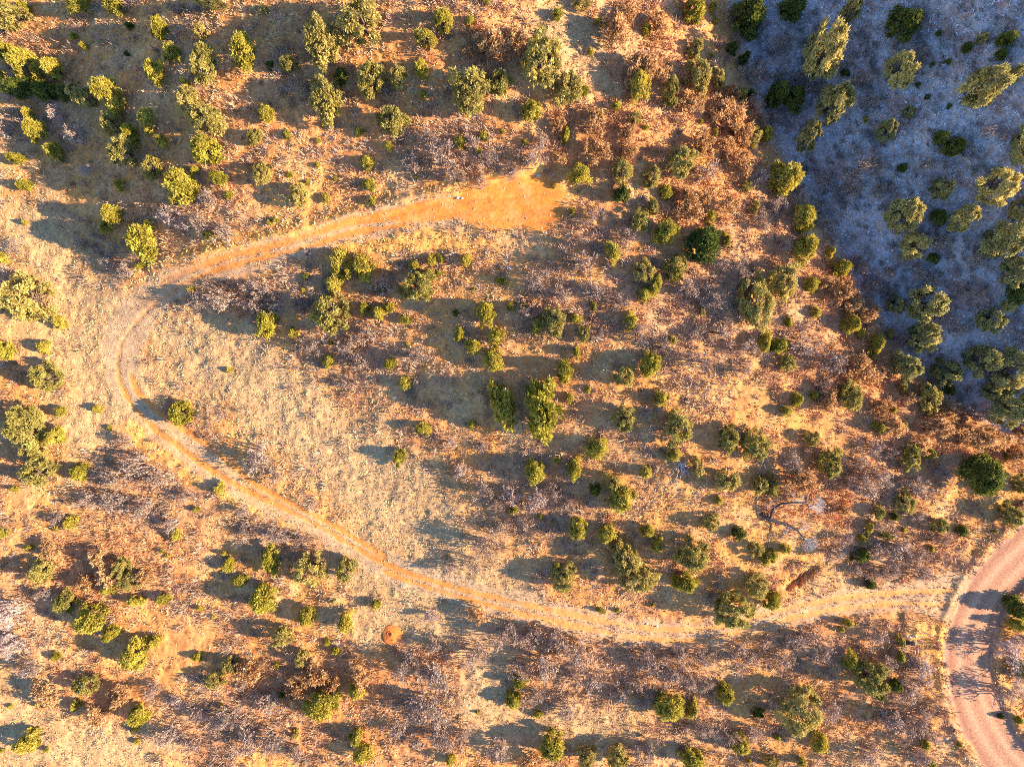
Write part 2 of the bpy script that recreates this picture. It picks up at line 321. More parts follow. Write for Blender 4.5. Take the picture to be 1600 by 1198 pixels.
# ------------------------------------------------------------------ dry grass: one mass of tufts nobody could count
rng = np.random.default_rng(7)
def scatter(n, dens, seed, lo=(-60, -60), hi=(1660, 1258)):
    g = np.random.default_rng(seed); px = g.uniform(lo[0], hi[0], n); py = g.uniform(lo[1], hi[1], n)
    Z = zones(px, py); d = dens(px, py, Z); keep = g.random(n) < d
    px, py = px[keep], py[keep]; Z = {k: v[keep] for k, v in Z.items()}
    z = zf(px, py); X, Y = world(px, py, z); return px, py, X, Y, z, Z
def grass_dens(px, py, Z):
    n = fbm(px / 24, py / 24, 71); n4 = fbm(px / 7, py / 7, 72, 2)
    d = .30 + .75 * sstep(.38, .6, n)
    d = np.maximum(d, Z['mead'] * .95); d = np.maximum(d, Z['shade'] * .9); d = d * (1 - .75 * Z['ora']); d = np.where(Z['yel'] > .3, np.minimum(d, .6), d)
    d = d * (1 - .35 * Z['bm']) * (.5 + sstep(.3, .6, n4) * .6)
    d = np.where(Z['track'] > .4, d * .9, d); d = d * (1 - .93 * Z['rut']) * (1 - .93 * Z['pad']) * (1 - sstep(42, 34, Z['dr']))
    return d
gpx, gpy, X, Y, z, Z = scatter(230000, grass_dens, 11)
n = len(X)
straw = np.array((.78, .54, .27)); tan = np.array((.74, .41, .18)); yelc = np.array((.84, .49, .15)); rust = np.array((.66, .31, .13)); grey = np.array((.52, .38, .27))
pn = fbm(gpx / 45, gpy / 45, 73); c = tan + (straw - tan) * sstep(.4, .6, pn)[:, None]
c = mixc(c, rust, sstep(.5, .68, fbm(gpx / 30, gpy / 30, 74)) * .6); c = mixc(c, straw, Z['mead'] * .8); c = mixc(c, (.60, .36, .17), Z['mead'] * sstep(.42, .62, fbm(gpx / 38, gpy / 38, 79)) * .8)
c = mixc(c, yelc, Z['yel'] * .85); c = mixc(c, grey, Z['bm'] * .5); c = mixc(c, rust, Z['br'] * .5)
c = mixc(c, (.86, .80, .77), Z['shade'] * .9); c = mixc(c, (.58, .38, .21), Z['track'] * .6)  # slope tufts paler and less red, their shade tone put into the colour
c = c * (rng.uniform(.62, 1.22, n))[:, None]
NB = 6
size = rng.uniform(.12, .31, n) * (1 - .22 * Z['mead']) * (1 - .45 * np.clip(Z['pad'] + Z['track'] * .4, 0, 1))
ang = rng.uniform(0, 2 * np.pi, (n, NB)); r0 = rng.uniform(0, .35, (n, NB)) * size[:, None]; ln = rng.uniform(.5, 1.2, (n, NB)) * size[:, None]; lean = rng.uniform(.25, 1.0, (n, NB))
bx = X[:, None] + np.cos(ang) * r0; by = Y[:, None] + np.sin(ang) * r0; bz = z[:, None] - .02
tx = bx + np.cos(ang) * ln * lean; ty = by + np.sin(ang) * ln * lean; tz = bz + ln * np.sqrt(np.maximum(1.2 - lean ** 2, .15)) * .8
wd = size[:, None] * .24; ox = -np.sin(ang + rng.uniform(-1, 1, (n, NB))) * wd; oy = np.cos(ang) * wd
V = np.stack([np.stack([bx - ox, by - oy, bz + 0 * bx], -1), np.stack([bx + ox, by + oy, bz + 0 * bx], -1), np.stack([tx, ty, tz], -1)], 2).reshape(-1, 3)
CC = np.repeat(c, NB * 3, axis=0); T = np.arange(len(V)).reshape(-1, 3)
o = link('dry_grass', mesh_np('dry_grass', V, T, CC, False, M_tint)); tag(o, 'pale straw dry grass tufts scattered over the red slopes and the meadow', 'grass', kind='stuff')

# ------------------------------------------------------------------ knee-high dead brush: stuff between the named bushes
def brush_dens(px, py, Z):
    n = fbm(px / 34, py / 34, 81); d = .10 + .7 * sstep(.46, .62, n) + .8 * np.maximum(Z['bm'], Z['br'])
    d = d * (1 - .93 * Z['mead']) * (1 - Z['pad']) * (1 - Z['track']) * (1 - Z['rut']) * (1 - sstep(44, 38, Z['dr'])) * (1 - .7 * Z['yel']) * (1 - .6 * Z['ora'])
    return np.where(Z['shade'] > .5, d * .6, d)
bpx, bpy_, X, Y, z, Z = scatter(20000, brush_dens, 12)
n = len(X); NB = 30
bc = mixc(np.zeros((n, 3)) + np.array((.46, .31, .21)), (.62, .31, .14), np.clip(Z['br'] + sstep(.5, .65, fbm(bpx / 60, bpy_ / 60, 83)) * .6, 0, 1)) * rng.uniform(.5, 1.3, n)[:, None]
bc = mixc(bc, (.27, .24, .22), Z['shade'] * .8); size = rng.uniform(.25, .85, n)  # brush on the gully slope painted darker, as it looks in shade
ang = rng.uniform(0, 2 * np.pi, (n, NB)); r0 = rng.uniform(0, .8, (n, NB)) * size[:, None]; ln = rng.uniform(.4, 1.1, (n, NB)) * size[:, None]; lean = rng.uniform(.05, .95, (n, NB))
up = rng.uniform(0, .5, (n, NB)) * size[:, None]
bx = X[:, None] + np.cos(ang) * r0; by = Y[:, None] + np.sin(ang) * r0; bz = z[:, None] - .02 + up
a2 = ang + rng.uniform(-1, 1, (n, NB)); tx = bx + np.cos(a2) * ln * lean; ty = by + np.sin(a2) * ln * lean; tz = bz + ln * np.sqrt(1.02 - lean ** 2)
wd = rng.uniform(.02, .055, (n, NB)); ox = -np.sin(a2) * wd; oy = np.cos(a2) * wd
V = np.stack([np.stack([bx - ox, by - oy, bz], -1), np.stack([bx + ox, by + oy, bz], -1), np.stack([tx, ty, tz], -1)], 2).reshape(-1, 3)
o = link('undergrowth', mesh_np('undergrowth', V, np.arange(len(V)).reshape(-1, 3), np.repeat(bc, NB * 3, axis=0), False, M_tint)); tag(o, 'low mauve and russet leafless undergrowth between the bushes', 'undergrowth', kind='stuff')
# loose stones
def stone_dens(px, py, Z): return np.clip(.25 + .6 * Z['ora'] + .5 * Z['track'] + .8 * np.exp(-((Z['dr'] - 42) / 7) ** 2) - Z['road'] * .95 + .3 * Z['pad'], 0, 1)
spx, spy, X, Y, z, Z = scatter(9000, stone_dens, 13)
n = len(X); base = np.array([(1,0,0),(0,1,0),(-1,0,0),(0,-1,0),(0,0,.8),(0,0,-.6)]); tri = np.array([(0,1,4),(1,2,4),(2,3,4),(3,0,4),(1,0,5),(2,1,5),(3,2,5),(0,3,5)])
sz = rng.uniform(.03, .11, n) ** 1.0; jit = rng.uniform(.6, 1.3, (n, 6, 3)); V = base[None] * jit * sz[:, None, None] + np.stack([X, Y, z], -1)[:, None, :]
T = (tri[None] + (np.arange(n) * 6)[:, None, None]).reshape(-1, 3); scol = np.array((.50, .32, .24)) * rng.uniform(.6, 1.4, n)[:, None]
o = link('loose_stones', mesh_np('loose_stones', V.reshape(-1, 3), T, np.repeat(scol, 6, axis=0), False, M_tint)); tag(o, 'small reddish loose stones strewn over soil and tracks', 'stones', kind='stuff')
# ------------------------------------------------------------------ plants
def tube(V, F, pts, r0, r1, k=5):
    """append a tapered k-sided limb along pts"""
    base = len(V); m = len(pts)
    for i, p in enumerate(pts):
        p = np.array(p, float); q = np.array(pts[min(i + 1, m - 1)], float) - np.array(pts[max(i - 1, 0)], float); q /= np.linalg.norm(q) + 1e-9
        a = np.cross(q, (0.3, .2, 1.0) if abs(q[2]) < .9 else (1, 0, 0)); a /= np.linalg.norm(a) + 1e-9; b = np.cross(q, a)
        r = r0 + (r1 - r0) * i / (m - 1)
        for j in range(k):
            t = 2 * math.pi * j / k; V.append(p + a * r * math.cos(t) + b * r * math.sin(t))
    for i in range(m - 1):
        for j in range(k):
            a0 = base + i * k + j; a1 = base + i * k + (j + 1) % k
            F.append((a0, a1, a1 + k)); F.append((a0, a1 + k, a0 + k))
def wavy(a, b, g, n=4, amp=.08):
    a = np.array(a, float); b = np.array(b, float); L = np.linalg.norm(b - a)
    return [a + (b - a) * t + (g.normal(0, amp * L, 3) * math.sin(math.pi * t)) for t in np.linspace(0, 1, n)]
def leaves(centers, rad, n, leaf, g, flat=.8):
    """n leaf-sized triangles around every lobe centre; returns verts, tris, tint"""
    m = len(centers); cen = np.repeat(centers, n, 0); rr = np.repeat(rad, n)
    d = g.normal(0, 1, (m * n, 3)); d /= np.linalg.norm(d, axis=1)[:, None]; d[:, 2] *= flat
    p = cen + d * (rr * g.uniform(.2, 1.45, m * n) ** .7)[:, None]
    a = g.normal(0, 1, (m * n, 3)); a += d * 1.2; a /= np.linalg.norm(a, axis=1)[:, None]
    b = np.cross(a, g.normal(0, 1, (m * n, 3))); b /= np.linalg.norm(b, axis=1)[:, None] + 1e-9
    s = leaf * g.uniform(.6, 1.4, m * n)[:, None]
    V = np.stack([p - b * s * .5, p + b * s * .5, p + a * s * 1.35], 1).reshape(-1, 3)
    lt = np.repeat(g.uniform(0, 1, m), n) * .6 + g.uniform(0, 1, m * n) * .4
    tint = np.stack([lt, np.repeat(g.uniform(0, 1, m), n) * .55 + g.uniform(0, .45, m * n), np.zeros(m * n)], 1)
    return V, np.arange(len(V)).reshape(-1, 3), np.repeat(tint, 3, 0)
def crown(kind, seed):
    g = np.random.default_rng(seed); cs = []; rs = []
    if kind == 'S': nl, hf, lr, n, leaf = 26, 1.15, (.18, .34), 110, .12
    elif kind == 'J': nl, hf, lr, n, leaf = 40, 1.35, (.11, .26), 140, .085
    else: nl, hf, lr, n, leaf = 52, 1.35, (.08, .19), 115, .07
    asym = [g.uniform(.6, 1.12) for _ in range(7)]; ph = g.uniform(0, 6.28)
    for i in range(nl):
        t = g.uniform(.08, 1); z = t * hf * .9 + .08
        prof = (1 - abs(t - .34) ** 1.5 * 1.45) if kind != 'P' else (1 - abs(t - .48) ** 2 * 2.3)
        prof = max(.16, prof); th = g.uniform(0, 6.283)
        k = (th + ph) / 6.283 * 7 % 7; a = asym[int(k)] * (1 - k % 1) + asym[(int(k) + 1) % 7] * (k % 1)
        r = prof * a * (g.uniform(.15, 1) ** (.45 if kind != 'P' else .35)) * .98
        cs.append((math.cos(th) * r, math.sin(th) * r, z * (1 - .18 * r))); rs.append(g.uniform(*lr))
    cs = np.array(cs); rs = np.array(rs)
    V, T, c = leaves(cs, rs, n, leaf, g)
    # the wood below the leaves
    TV, TF = [], []; top = (g.uniform(-.08, .08), g.uniform(-.08, .08), hf * .82)
    tube(TV, TF, wavy((0, 0, -.25), top, g, 5, .03), .085, .02, 6)
    for i in g.choice(nl, min(nl, 16 if kind == 'P' else 9), replace=False):
        s = np.array((0, 0, g.uniform(.08, .55) * cs[i][2] + .03)); tube(TV, TF, wavy(s, cs[i], g, 4, .06), .034, .008, 4)
    return (V, T, c), (np.array(TV), TF)
PROTO = {}
for k, cnt in (('S', 5), ('J', 8), ('P', 8)):
    PROTO[k] = []
    for i in range(cnt):
        cr, tr = crown(k, 100 * ord(k) + i)
        PROTO[k].append((cr, mesh_np('trunk', tr[0], tr[1], None, True, M_bark), {}))
def proto(kind, i, mk_):
    L = PROTO[kind]; p = L[i % len(L)]
    if mk_ not in p[2]: p[2][mk_] = mesh_np('crown', p[0][0], p[0][1], p[0][2], False, M_leaf[mk_])
    return p[2][mk_], p[1]
rnd = random.Random(5)
def lean_px(px, py, hpx): return (px - 800) * hpx / (H / S), (py - 599) * hpx / (H / S)
THINGS = []    # every thing that still needs its label: (object, kind word, px, py, width, height, look)
def tree(px, py, w, h, t):
    small = t == 'S' or (t in 'JD' and max(w, h) < 20)
    hp = {'J': .92, 'P': .86, 'D': .92, 'T': 1.2, 'S': .95}[t] * math.sqrt(w * h) * rnd.uniform(.92, 1.1)
    lx, ly = lean_px(px, py, hp * .62); w2 = max(w - abs(lx) * .6, w * .75); h2 = max(h - abs(ly) * .6, h * .75)
    X, Y, z = place(px, py, hp * S * .55)
    k = S * (H - z) / H * 1.26
    geo = 'S' if small else ('P' if t in 'PT' else 'J'); mk_ = 'J' if t == 'S' else t
    cm, tm = proto(geo, rnd.randrange(99), mk_)
    name = {'J': 'juniper_tree', 'S': 'juniper_shrub', 'P': 'pinyon_tree', 'T': 'pinyon_tree', 'D': 'dark_juniper'}[t]
    if t == 'J' and small: name = 'juniper_shrub'
    e = bpy.data.objects.new(name, None); col.objects.link(e); e.empty_display_size = .3
    e.location = (X, Y, z - .03)
    q = rnd.randrange(4); rz = q * math.pi / 2 + rnd.uniform(-.3, .3); sx, sy = w2 / 2 * k, h2 / 2 * k
    if q % 2: sx, sy = sy, sx
    e.rotation_euler = (rnd.uniform(-.05, .05), rnd.uniform(-.05, .05), rz); e.scale = (sx, sy, hp * k / 1.25)
    a = link('trunk', tm, e); b = link('crown', cm, e)
    THINGS.append((e, name, px, py, w, h, t))
TREES = """
20 28 56 44 P;38 12 18 18 J;125 10 44 24 J;178 8 32 28 J;330 5 50 20 P;248 45 24 40 J;313 50 22 30 P;268 82 26 30 J;380 80 36 50 J;318 97 38 58 P;8 82 24 30 J;40 100 38 52 J;83 108 32 40 J;3 120 14 18 J;115 57 14 14 S;130 71 14 12 S;243 115 36 40 J;202 40 14 12 D;198 84 9 9 D;
172 150 42 60 J;130 152 40 34 T;45 178 20 24 J;58 205 26 40 J;85 237 26 32 J;27 248 30 18 J;38 289 24 18 J;290 130 20 18 J;295 158 40 44 P;322 190 56 56 P;322 235 46 46 J;232 190 22 44 J;252 222 22 22 J;205 208 26 30 J;178 195 34 36 P;195 235 48 48 P;238 264 30 42 P;282 290 50 48 J;187 290 20 20 J;340 278 30 20 J;303 266 16 18 J;395 215 18 30 P;30 138 50 32 D;72 142 40 32 D;105 148 30 26 D;
412 15 16 14 P;505 65 54 78 P;565 35 68 72 P;420 102 12 12 D;452 100 30 30 P;692 30 26 36 J;663 58 34 24 J;734 33 14 18 J;757 2 12 10 J;533 119 20 28 D;580 127 44 60 P;622 120 30 40 P;658 107 24 32 J;661 148 10 12 S;511 155 50 70 P;416 177 24 26 J;612 190 44 50 P;735 145 64 68 P;780 130 32 46 P;507 195 10 9 S;448 210 12 14 S;562 206 13 14 S;403 215 14 26 P;607 227 12 14 S;575 255 20 24 J;495 258 8 8 S;452 272 10 9 S;480 285 9 8 S;409 272 28 36 P;576 288 18 20 S;755 212 12 14 S;719 222 18 18 J;747 234 10 10 S;785 205 8 8 S;650 278 7 7 S;525 278 10 8 S;497 219 8 8 S;
871 22 16 18 J;913 5 26 22 P;937 34 12 15 S;1085 15 34 40 J;1115 10 12 15 J;1119 33 10 9 S;1010 44 14 18 J;1087 76 26 34 P;1112 87 11 9 S;923 80 10 11 S;1144 75 16 20 D;1163 92 18 20 D;845 95 56 84 P;890 138 40 54 P;914 140 14 15 J;998 132 32 54 J;1048 145 24 48 P;1093 120 40 54 P;1123 122 18 30 P;1160 147 14 18 J;1173 147 12 14 D;831 172 30 36 J;963 166 16 16 J;938 182 12 20 J;992 185 18 20 P;1009 198 11 8 S;885 212 12 28 J;820 222 10 10 S;1095 190 8 8 S;1118 207 10 12 S;1197 210 18 30 J;1176 215 28 28 P;905 272 32 40 J;972 268 30 42 P;1065 255 48 50 P;1020 275 24 32 P;1041 297 20 18 J;866 291 8 7 S;1130 250 7 8 S;1165 292 20 16 P;1168 26 50 56 D;1180 12 18 30 T;
1285 85 54 84 T;1303 162 60 56 T;1264 215 32 48 T;1235 12 40 36 D;1330 15 32 36 T;1410 38 48 50 D;1410 110 38 58 T;1540 132 62 62 T;1592 112 30 30 T;1535 60 16 16 T;1514 72 18 16 D;1565 85 20 18 D;1386 202 30 38 T;1421 176 16 20 T;1352 187 9 9 S;1470 215 24 24 D;1492 230 30 28 D;1596 232 20 56 T;1228 276 46 52 J;1471 295 36 32 T;1556 292 48 50 T;1411 260 14 14 D;1322 115 14 12 D;1475 45 9 8 D;1457 101 9 8 D;1482 96 10 9 D;1450 151 9 8 D;1484 166 9 9 D;1436 131 8 7 D;1215 148 30 50 D;1240 155 30 44 D;1575 60 30 26 D;
176 336 28 38 J;165 355 16 18 J;225 382 54 58 J;232 353 16 18 J;325 365 16 18 J;357 305 14 12 S;38 347 9 9 S;298 453 14 11 S;220 415 20 10 S;5 402 14 18 J;45 466 70 62 P;8 478 14 12 J;92 502 22 20 J;69 542 22 20 J;6 546 28 32 J;75 590 44 42 P;358 578 10 8 S;
466 303 34 36 P;509 309 12 14 S;582 313 11 13 S;431 344 9 9 S;421 347 8 8 S;533 412 30 46 J;567 418 36 42 J;521 444 28 28 J;478 432 11 10 D;473 452 8 7 S;418 503 34 44 J;458 520 14 17 S;516 492 56 62 P;598 450 15 18 D;674 405 15 17 J;689 404 9 13 J;728 406 17 20 J;648 414 17 17 J;670 427 18 14 J;652 450 50 52 P;687 427 10 10 S;568 483 18 20 J;592 490 22 25 J;608 480 14 14 J;634 500 16 14 J;517 536 9 8 S;514 564 18 22 J;609 568 20 20 J;633 599 20 20 J;636 538 7 7 S;758 490 26 42 J;775 526 24 27 J;717 520 15 22 J;738 543 21 22 J;772 566 28 32 J;780 437 9 11 S;789 440 8 9 S;741 452 8 6 S;798 478 11 13 J;712 489 9 9 D;
972 304 26 28 D;1042 303 18 16 J;1000 346 28 34 P;1042 364 34 36 J;1020 322 18 26 P;1097 381 50 52 D;1110 338 18 22 J;1135 373 14 22 J;894 331 9 13 S;958 392 26 32 J;1008 426 30 34 P;1022 446 22 32 J;1055 420 34 42 P;1007 462 22 26 J;928 478 9 14 S;866 501 34 42 P;839 509 20 26 J;817 478 9 9 S;899 498 18 18 J;912 520 20 28 P;985 501 22 30 J;1098 487 10 13 S;1180 478 46 76 P;1196 533 18 32 J;1220 440 46 62 P;1051 532 12 14 S;901 550 11 22 J;881 581 26 34 J;976 587 30 38 P;1017 569 28 38 J;1178 323 20 22 P;
1255 341 34 42 J;1258 388 34 50 J;1297 393 14 18 J;1313 417 32 24 J;1268 444 22 22 J;1275 488 15 16 J;1232 503 12 14 S;1331 505 30 34 J;1345 519 14 18 J;1368 537 20 36 J;1390 520 12 14 J;1218 540 28 24 J;1229 566 28 24 P;1405 335 50 58 T;1425 382 36 42 T;1467 340 24 26 D;1502 343 32 42 T;1459 404 17 18 D;1570 375 56 66 T;1595 332 24 36 T;1588 422 34 44 T;1445 475 50 52 T;1405 476 22 26 T;1440 524 42 42 T;1412 572 44 42 T;1475 580 36 36 T;1548 505 34 34 T;1575 479 20 18 T;1532 563 40 44 T;1580 572 48 50 T;1330 596 14 12 J;1588 460 26 40 D;
152 638 15 13 J;171 668 8 7 S;282 646 34 34 J;45 668 50 64 P;52 700 40 30 P;88 681 28 30 J;95 643 20 14 J;62 736 58 46 P;125 738 27 26 J;168 754 14 12 S;22 763 14 10 S;343 763 18 18 J;307 796 11 9 S;109 817 22 20 J;89 826 10 9 S;5 833 12 16 J;45 855 14 10 S;275 836 14 16 J;253 861 8 7 S;262 868 8 7 S;357 882 18 26 J;350 864 10 9 S;66 892 36 40 P;190 888 28 32 P;
425 873 26 42 J;485 888 46 48 P;540 890 36 40 P;661 670 24 20 J;624 714 20 24 J;738 663 14 12 S;785 636 34 62 J;798 798 9 10 S;845 641 56 84 J;891 621 12 14 J;919 608 12 12 J;978 652 32 34 P;1033 623 20 24 J;1060 668 50 50 P;935 700 32 32 J;837 736 34 40 J;870 718 14 12 S;897 734 24 34 J;1010 736 20 22 J;1055 711 22 18 J;1137 686 38 38 P;1180 696 38 44 P;1136 751 40 38 P;1188 757 24 30 P;1090 730 20 28 P;956 752 22 34 P;970 778 34 46 J;1123 782 12 14 S;1110 816 26 28 P;905 826 24 34 J;947 832 26 34 J;1012 829 20 20 J;845 807 8 9 S;803 797 11 12 S;978 872 42 54 P;1027 851 20 24 J;1080 866 50 50 P;1154 833 22 18 D;1180 857 24 22 P;1196 875 16 17 J;880 893 34 28 P;930 765 16 18 D;868 884 12 13 S;1000 900 54 44 P;1205 757 22 34 P;
1245 625 20 20 J;1228 642 22 16 J;1272 617 12 14 J;1328 620 36 42 P;1410 606 16 18 P;1450 620 32 44 P;1452 645 10 14 J;1373 667 20 18 J;1397 640 10 12 S;1414 663 10 9 S;1268 683 26 24 P;1293 722 36 48 P;1422 713 32 38 P;1452 708 16 20 J;1490 673 14 12 J;1535 742 58 58 D;1575 712 12 14 S;1594 756 24 28 P;1578 804 34 38 P;1415 785 28 32 P;1372 800 20 22 P;1398 807 13 13 D;1467 821 26 24 P;1503 828 16 16 D;1358 823 12 20 J;1347 841 16 11 J;1385 836 24 12 J;1345 868 28 21 D;1205 867 20 19 J;1228 858 16 16 J;1554 830 9 6 S;1575 636 50 50 T;1545 612 26 24 T;1483 608 16 18 D;1347 767 10 8 S;1412 827 8 8 S;1455 857 10 10 S;
103 938 38 34 P;143 966 50 44 J;175 988 28 26 J;170 920 20 18 J;200 906 34 26 P;213 938 28 20 J;256 935 24 20 J;214 1020 44 50 J;242 1000 18 18 J;87 1026 14 14 J;135 1068 38 34 P;119 1101 15 18 J;58 1101 8 8 S;17 1103 8 8 S;217 1117 34 34 J;212 1138 10 12 S;45 1158 38 36 J;73 1171 10 8 S;308 1025 14 15 J;360 1037 30 28 P;335 1062 30 24 P;311 950 10 10 S;376 906 22 20 J;213 1158 9 8 S;345 1103 8 8 S;3 1172 9 8 S;333 963 8 8 S;
413 938 40 44 J;481 962 26 30 J;542 971 28 32 J;441 992 40 32 P;588 945 14 16 J;522 939 8 8 S;511 1003 10 11 S;524 1016 13 13 S;472 1028 24 28 P;433 1039 11 9 S;503 1098 48 46 J;557 1080 24 28 J;440 1085 10 10 D;556 1150 18 30 J;568 1178 28 30 J;463 1146 12 16 P;704 1186 13 18 J;746 1112 7 7 S;
880 908 38 36 P;812 1065 24 22 J;803 1092 27 32 J;841 1115 13 13 S;852 1053 12 16 J;1048 1103 54 44 J;1080 1105 16 34 J;1133 1082 26 30 J;863 1165 36 42 J;915 1180 32 34 P;967 1180 34 38 P;1083 1184 42 38 J;1155 1160 28 32 J;1145 952 54 52 P;1070 908 42 32 J;938 953 15 9 S;1020 944 7 8 S;1180 915 38 38 P;1185 1112 20 14 D;965 953 8 8 S;1170 1187 10 9 S;1215 1150 12 12 S;
1205 938 28 26 J;1360 912 16 16 D;1326 973 16 15 J;1314 983 12 9 S;1327 1030 22 30 J;1406 1000 14 24 P;1408 1025 12 18 J;1360 1058 58 54 P;1397 1069 22 20 D;1372 1086 24 14 D;1245 1108 64 66 P;1280 1160 30 32 J;1205 1190 24 18 P;1253 1190 15 13 J;1395 1114 8 8 S;1446 1163 14 18 J;1587 976 28 18 J;1590 950 34 38 D;1592 1045 24 38 P;1592 1124 15 12 J;1565 1119 12 8 D;1456 1194 14 12 J;1499 1163 9 8 S;1455 1190 9 9 S
"""
for e_ in TREES.replace('\n', '').strip(';').split(';'):
    a = e_.split(); tree(float(a[0]), float(a[1]), float(a[2]), float(a[3]), a[4])

# leafless scrub oak: many thin stems that fork again and again, some still with dead leaves
def scrub(seed):
    g = np.random.default_rng(seed); V, F = [], []; tips = []
    def rib(a, b, r):      # a twig: a thin three-sided prism
        tube(V, F, [a, b], r, r * .5, 3)
    def grow(p, d, L, r, lv):
        q = p + d * L; rib(p, q, r)
        if lv == 0: tips.append(q); return
        for _ in range(3 if lv > 1 else 3):
            e = d + g.normal(0, .42, 3); e[2] += .12; e /= np.linalg.norm(e); grow(q, e, L * g.uniform(.55, .85), r * .62, lv - 1)
    for i in range(15):
        th = g.uniform(0, 6.283); rr = g.uniform(0, .55); d = np.array((math.cos(th) * rr * 1.1, math.sin(th) * rr * 1.1, 1.0)); d /= np.linalg.norm(d)
        grow(np.array((math.cos(th) * rr, math.sin(th) * rr, -.08)), d, g.uniform(.28, .4), .046, 3)
    return np.array(V), F, np.array(tips)
SCR = []
for i in range(6):
    V, F, tips = scrub(900 + i); g = np.random.default_rng(i)
    sel = tips[g.choice(len(tips), int(len(tips) * .8), replace=False)]
    LV, LT, LC = leaves(sel, np.full(len(sel), .13), 4, .10, g)
    sel2 = sel[:len(sel) // 3]; LV2, LT2, LC2 = leaves(sel2, np.full(len(sel2), .13), 4, .075, g)
    SCR.append({k: (mesh_np('stems', V, F, None, False, M_twig[k]), mesh_np('dry_leaves', *((LV, LT, LC) if k == 'r' else (LV2, LT2, LC2)), False, M_dry[k])) for k in 'mrg'})
def bush(px, py, w, h, k):
    hp = 1.0 * math.sqrt(w * h) * rnd.uniform(.8, 1.1); X, Y, z = place(px, py, hp * S * .5); kk = S * (H - z) / H
    e = bpy.data.objects.new('scrub_oak', None); col.objects.link(e); e.empty_display_size = .3; e.location = (X, Y, z)
    rz = rnd.randrange(4) * math.pi / 2 + rnd.uniform(-.25, .25); sx, sy = w / 2 * kk, h / 2 * kk
    if round(rz / (math.pi / 2)) % 2: sx, sy = sy, sx
    e.rotation_euler = (0, 0, rz); e.scale = (sx, sy, hp * kk)
    p = SCR[rnd.randrange(len(SCR))][k]; link('stems', p[0], e); link('dry_leaves', p[1], e)
    THINGS.append((e, 'scrub_oak', px, py, w, h, k))
BUSHES = """
88 180 26 36 g;135 268 24 20 g;268 345 56 38 g;310 350 44 34 m;20 385 34 30 m;15 430 34 34 m;350 468 56 40 m;400 450 50 34 m;430 478 38 28 m;395 480 36 26 m;768 66 50 44 r;805 62 44 38 r;690 245 56 54 m;665 215 36 30 m;712 275 36 28 m;960 50 44 54 r;985 22 36 28 r;1005 95 48 48 r;1030 115 34 30 r;1078 162 46 36 r;1125 172 44 42 r;1152 182 42 46 r;1166 212 36 38 r;925 192 38 44 r;930 232 44 44 r;850 217 28 36 m;1108 268 44 36 m;1185 275 36 36 m;1078 328 46 40 r;1070 305 34 28 r;1182 345 40 36 m;930 338 38 30 m;902 372 34 28 m;
1160 425 38 38 m;1068 452 46 36 m;1110 468 50 42 m;1132 518 46 44 m;1165 542 38 34 m;1090 560 54 38 m;930 450 38 32 m;880 458 34 28 m;560 562 38 34 m;545 540 40 34 m;578 520 36 34 m;598 448 34 34 m;1258 542 54 44 m;1300 560 52 44 m;1295 440 32 28 r;1316 456 36 36 r;1332 474 34 34 r;1356 492 36 32 r;1342 575 46 46 r;1366 590 36 36 r;1478 498 42 34 g;1500 515 36 26 g;1412 402 28 32 m;1548 205 40 24 g;1580 205 34 22 g;1408 192 30 18 g;1350 262 60 50 m;1332 292 38 30 m;1376 295 34 32 m;
1466 668 50 34 r;1505 680 46 34 r;1535 684 46 36 r;1562 694 40 34 r;1588 706 34 34 r;1480 645 36 24 r;1230 722 46 36 m;1252 752 56 38 r;1342 762 50 40 m;1372 748 46 34 m;1402 855 48 42 m;1432 868 42 34 m;1440 892 44 30 m;1392 892 34 30 m;1300 862 36 28 m;402 718 46 50 m;426 738 36 42 m;760 850 48 48 m;735 880 36 26 m;700 886 36 24 m;722 735 26 34 g;705 692 24 24 g;752 695 24 20 g;800 770 36 36 g;840 778 36 44 g;855 832 28 28 m;
215 730 54 42 m;180 748 46 32 m;242 748 48 32 m;180 790 50 40 m;140 782 44 34 m;90 808 34 26 m;432 836 50 26 m;470 842 38 26 m;15 960 54 52 g;22 1002 52 46 g;75 1082 46 46 r;190 1086 38 40 r;50 1046 38 28 m;240 1076 28 28 m;276 1096 30 24 g;310 1112 50 26 m;350 1122 50 34 m;390 1152 44 50 m;424 1158 44 42 m;495 1055 46 36 r;524 1068 30 30 r;300 1158 40 28 m;672 958 28 28 g;746 960 34 28 r;742 1022 44 44 m;635 1038 48 46 m;680 1060 46 50 m;660 1098 54 50 m;692 1120 42 42 m;690 1155 46 34 m;
830 1000 44 42 m;868 1002 50 44 m;905 1022 50 50 m;860 1040 50 42 m;922 1062 42 40 m;890 1110 32 44 m;1010 1034 46 44 m;1046 1050 50 44 m;1062 1026 34 32 m;1078 1062 30 30 m;1150 1010 44 34 m;1168 1030 36 32 m;1100 1140 54 26 m;1136 1150 36 24 m;830 1190 50 30 r;780 1170 36 44 m;1010 1172 44 44 m;1252 1002 50 42 m;1290 1012 44 42 m;1372 998 34 34 m;1300 1110 36 34 g;1422 1080 34 44 m;1432 1130 42 48 m;1442 1048 32 46 g;1360 1180 44 36 m;1575 1012 44 46 g;1572 1082 50 40 m;1590 1005 30 40 m
"""
for e_ in BUSHES.replace('\n', '').strip(';').split(';'):
    a = e_.split(); bush(float(a[0]), float(a[1]), float(a[2]), float(a[3]), a[4])

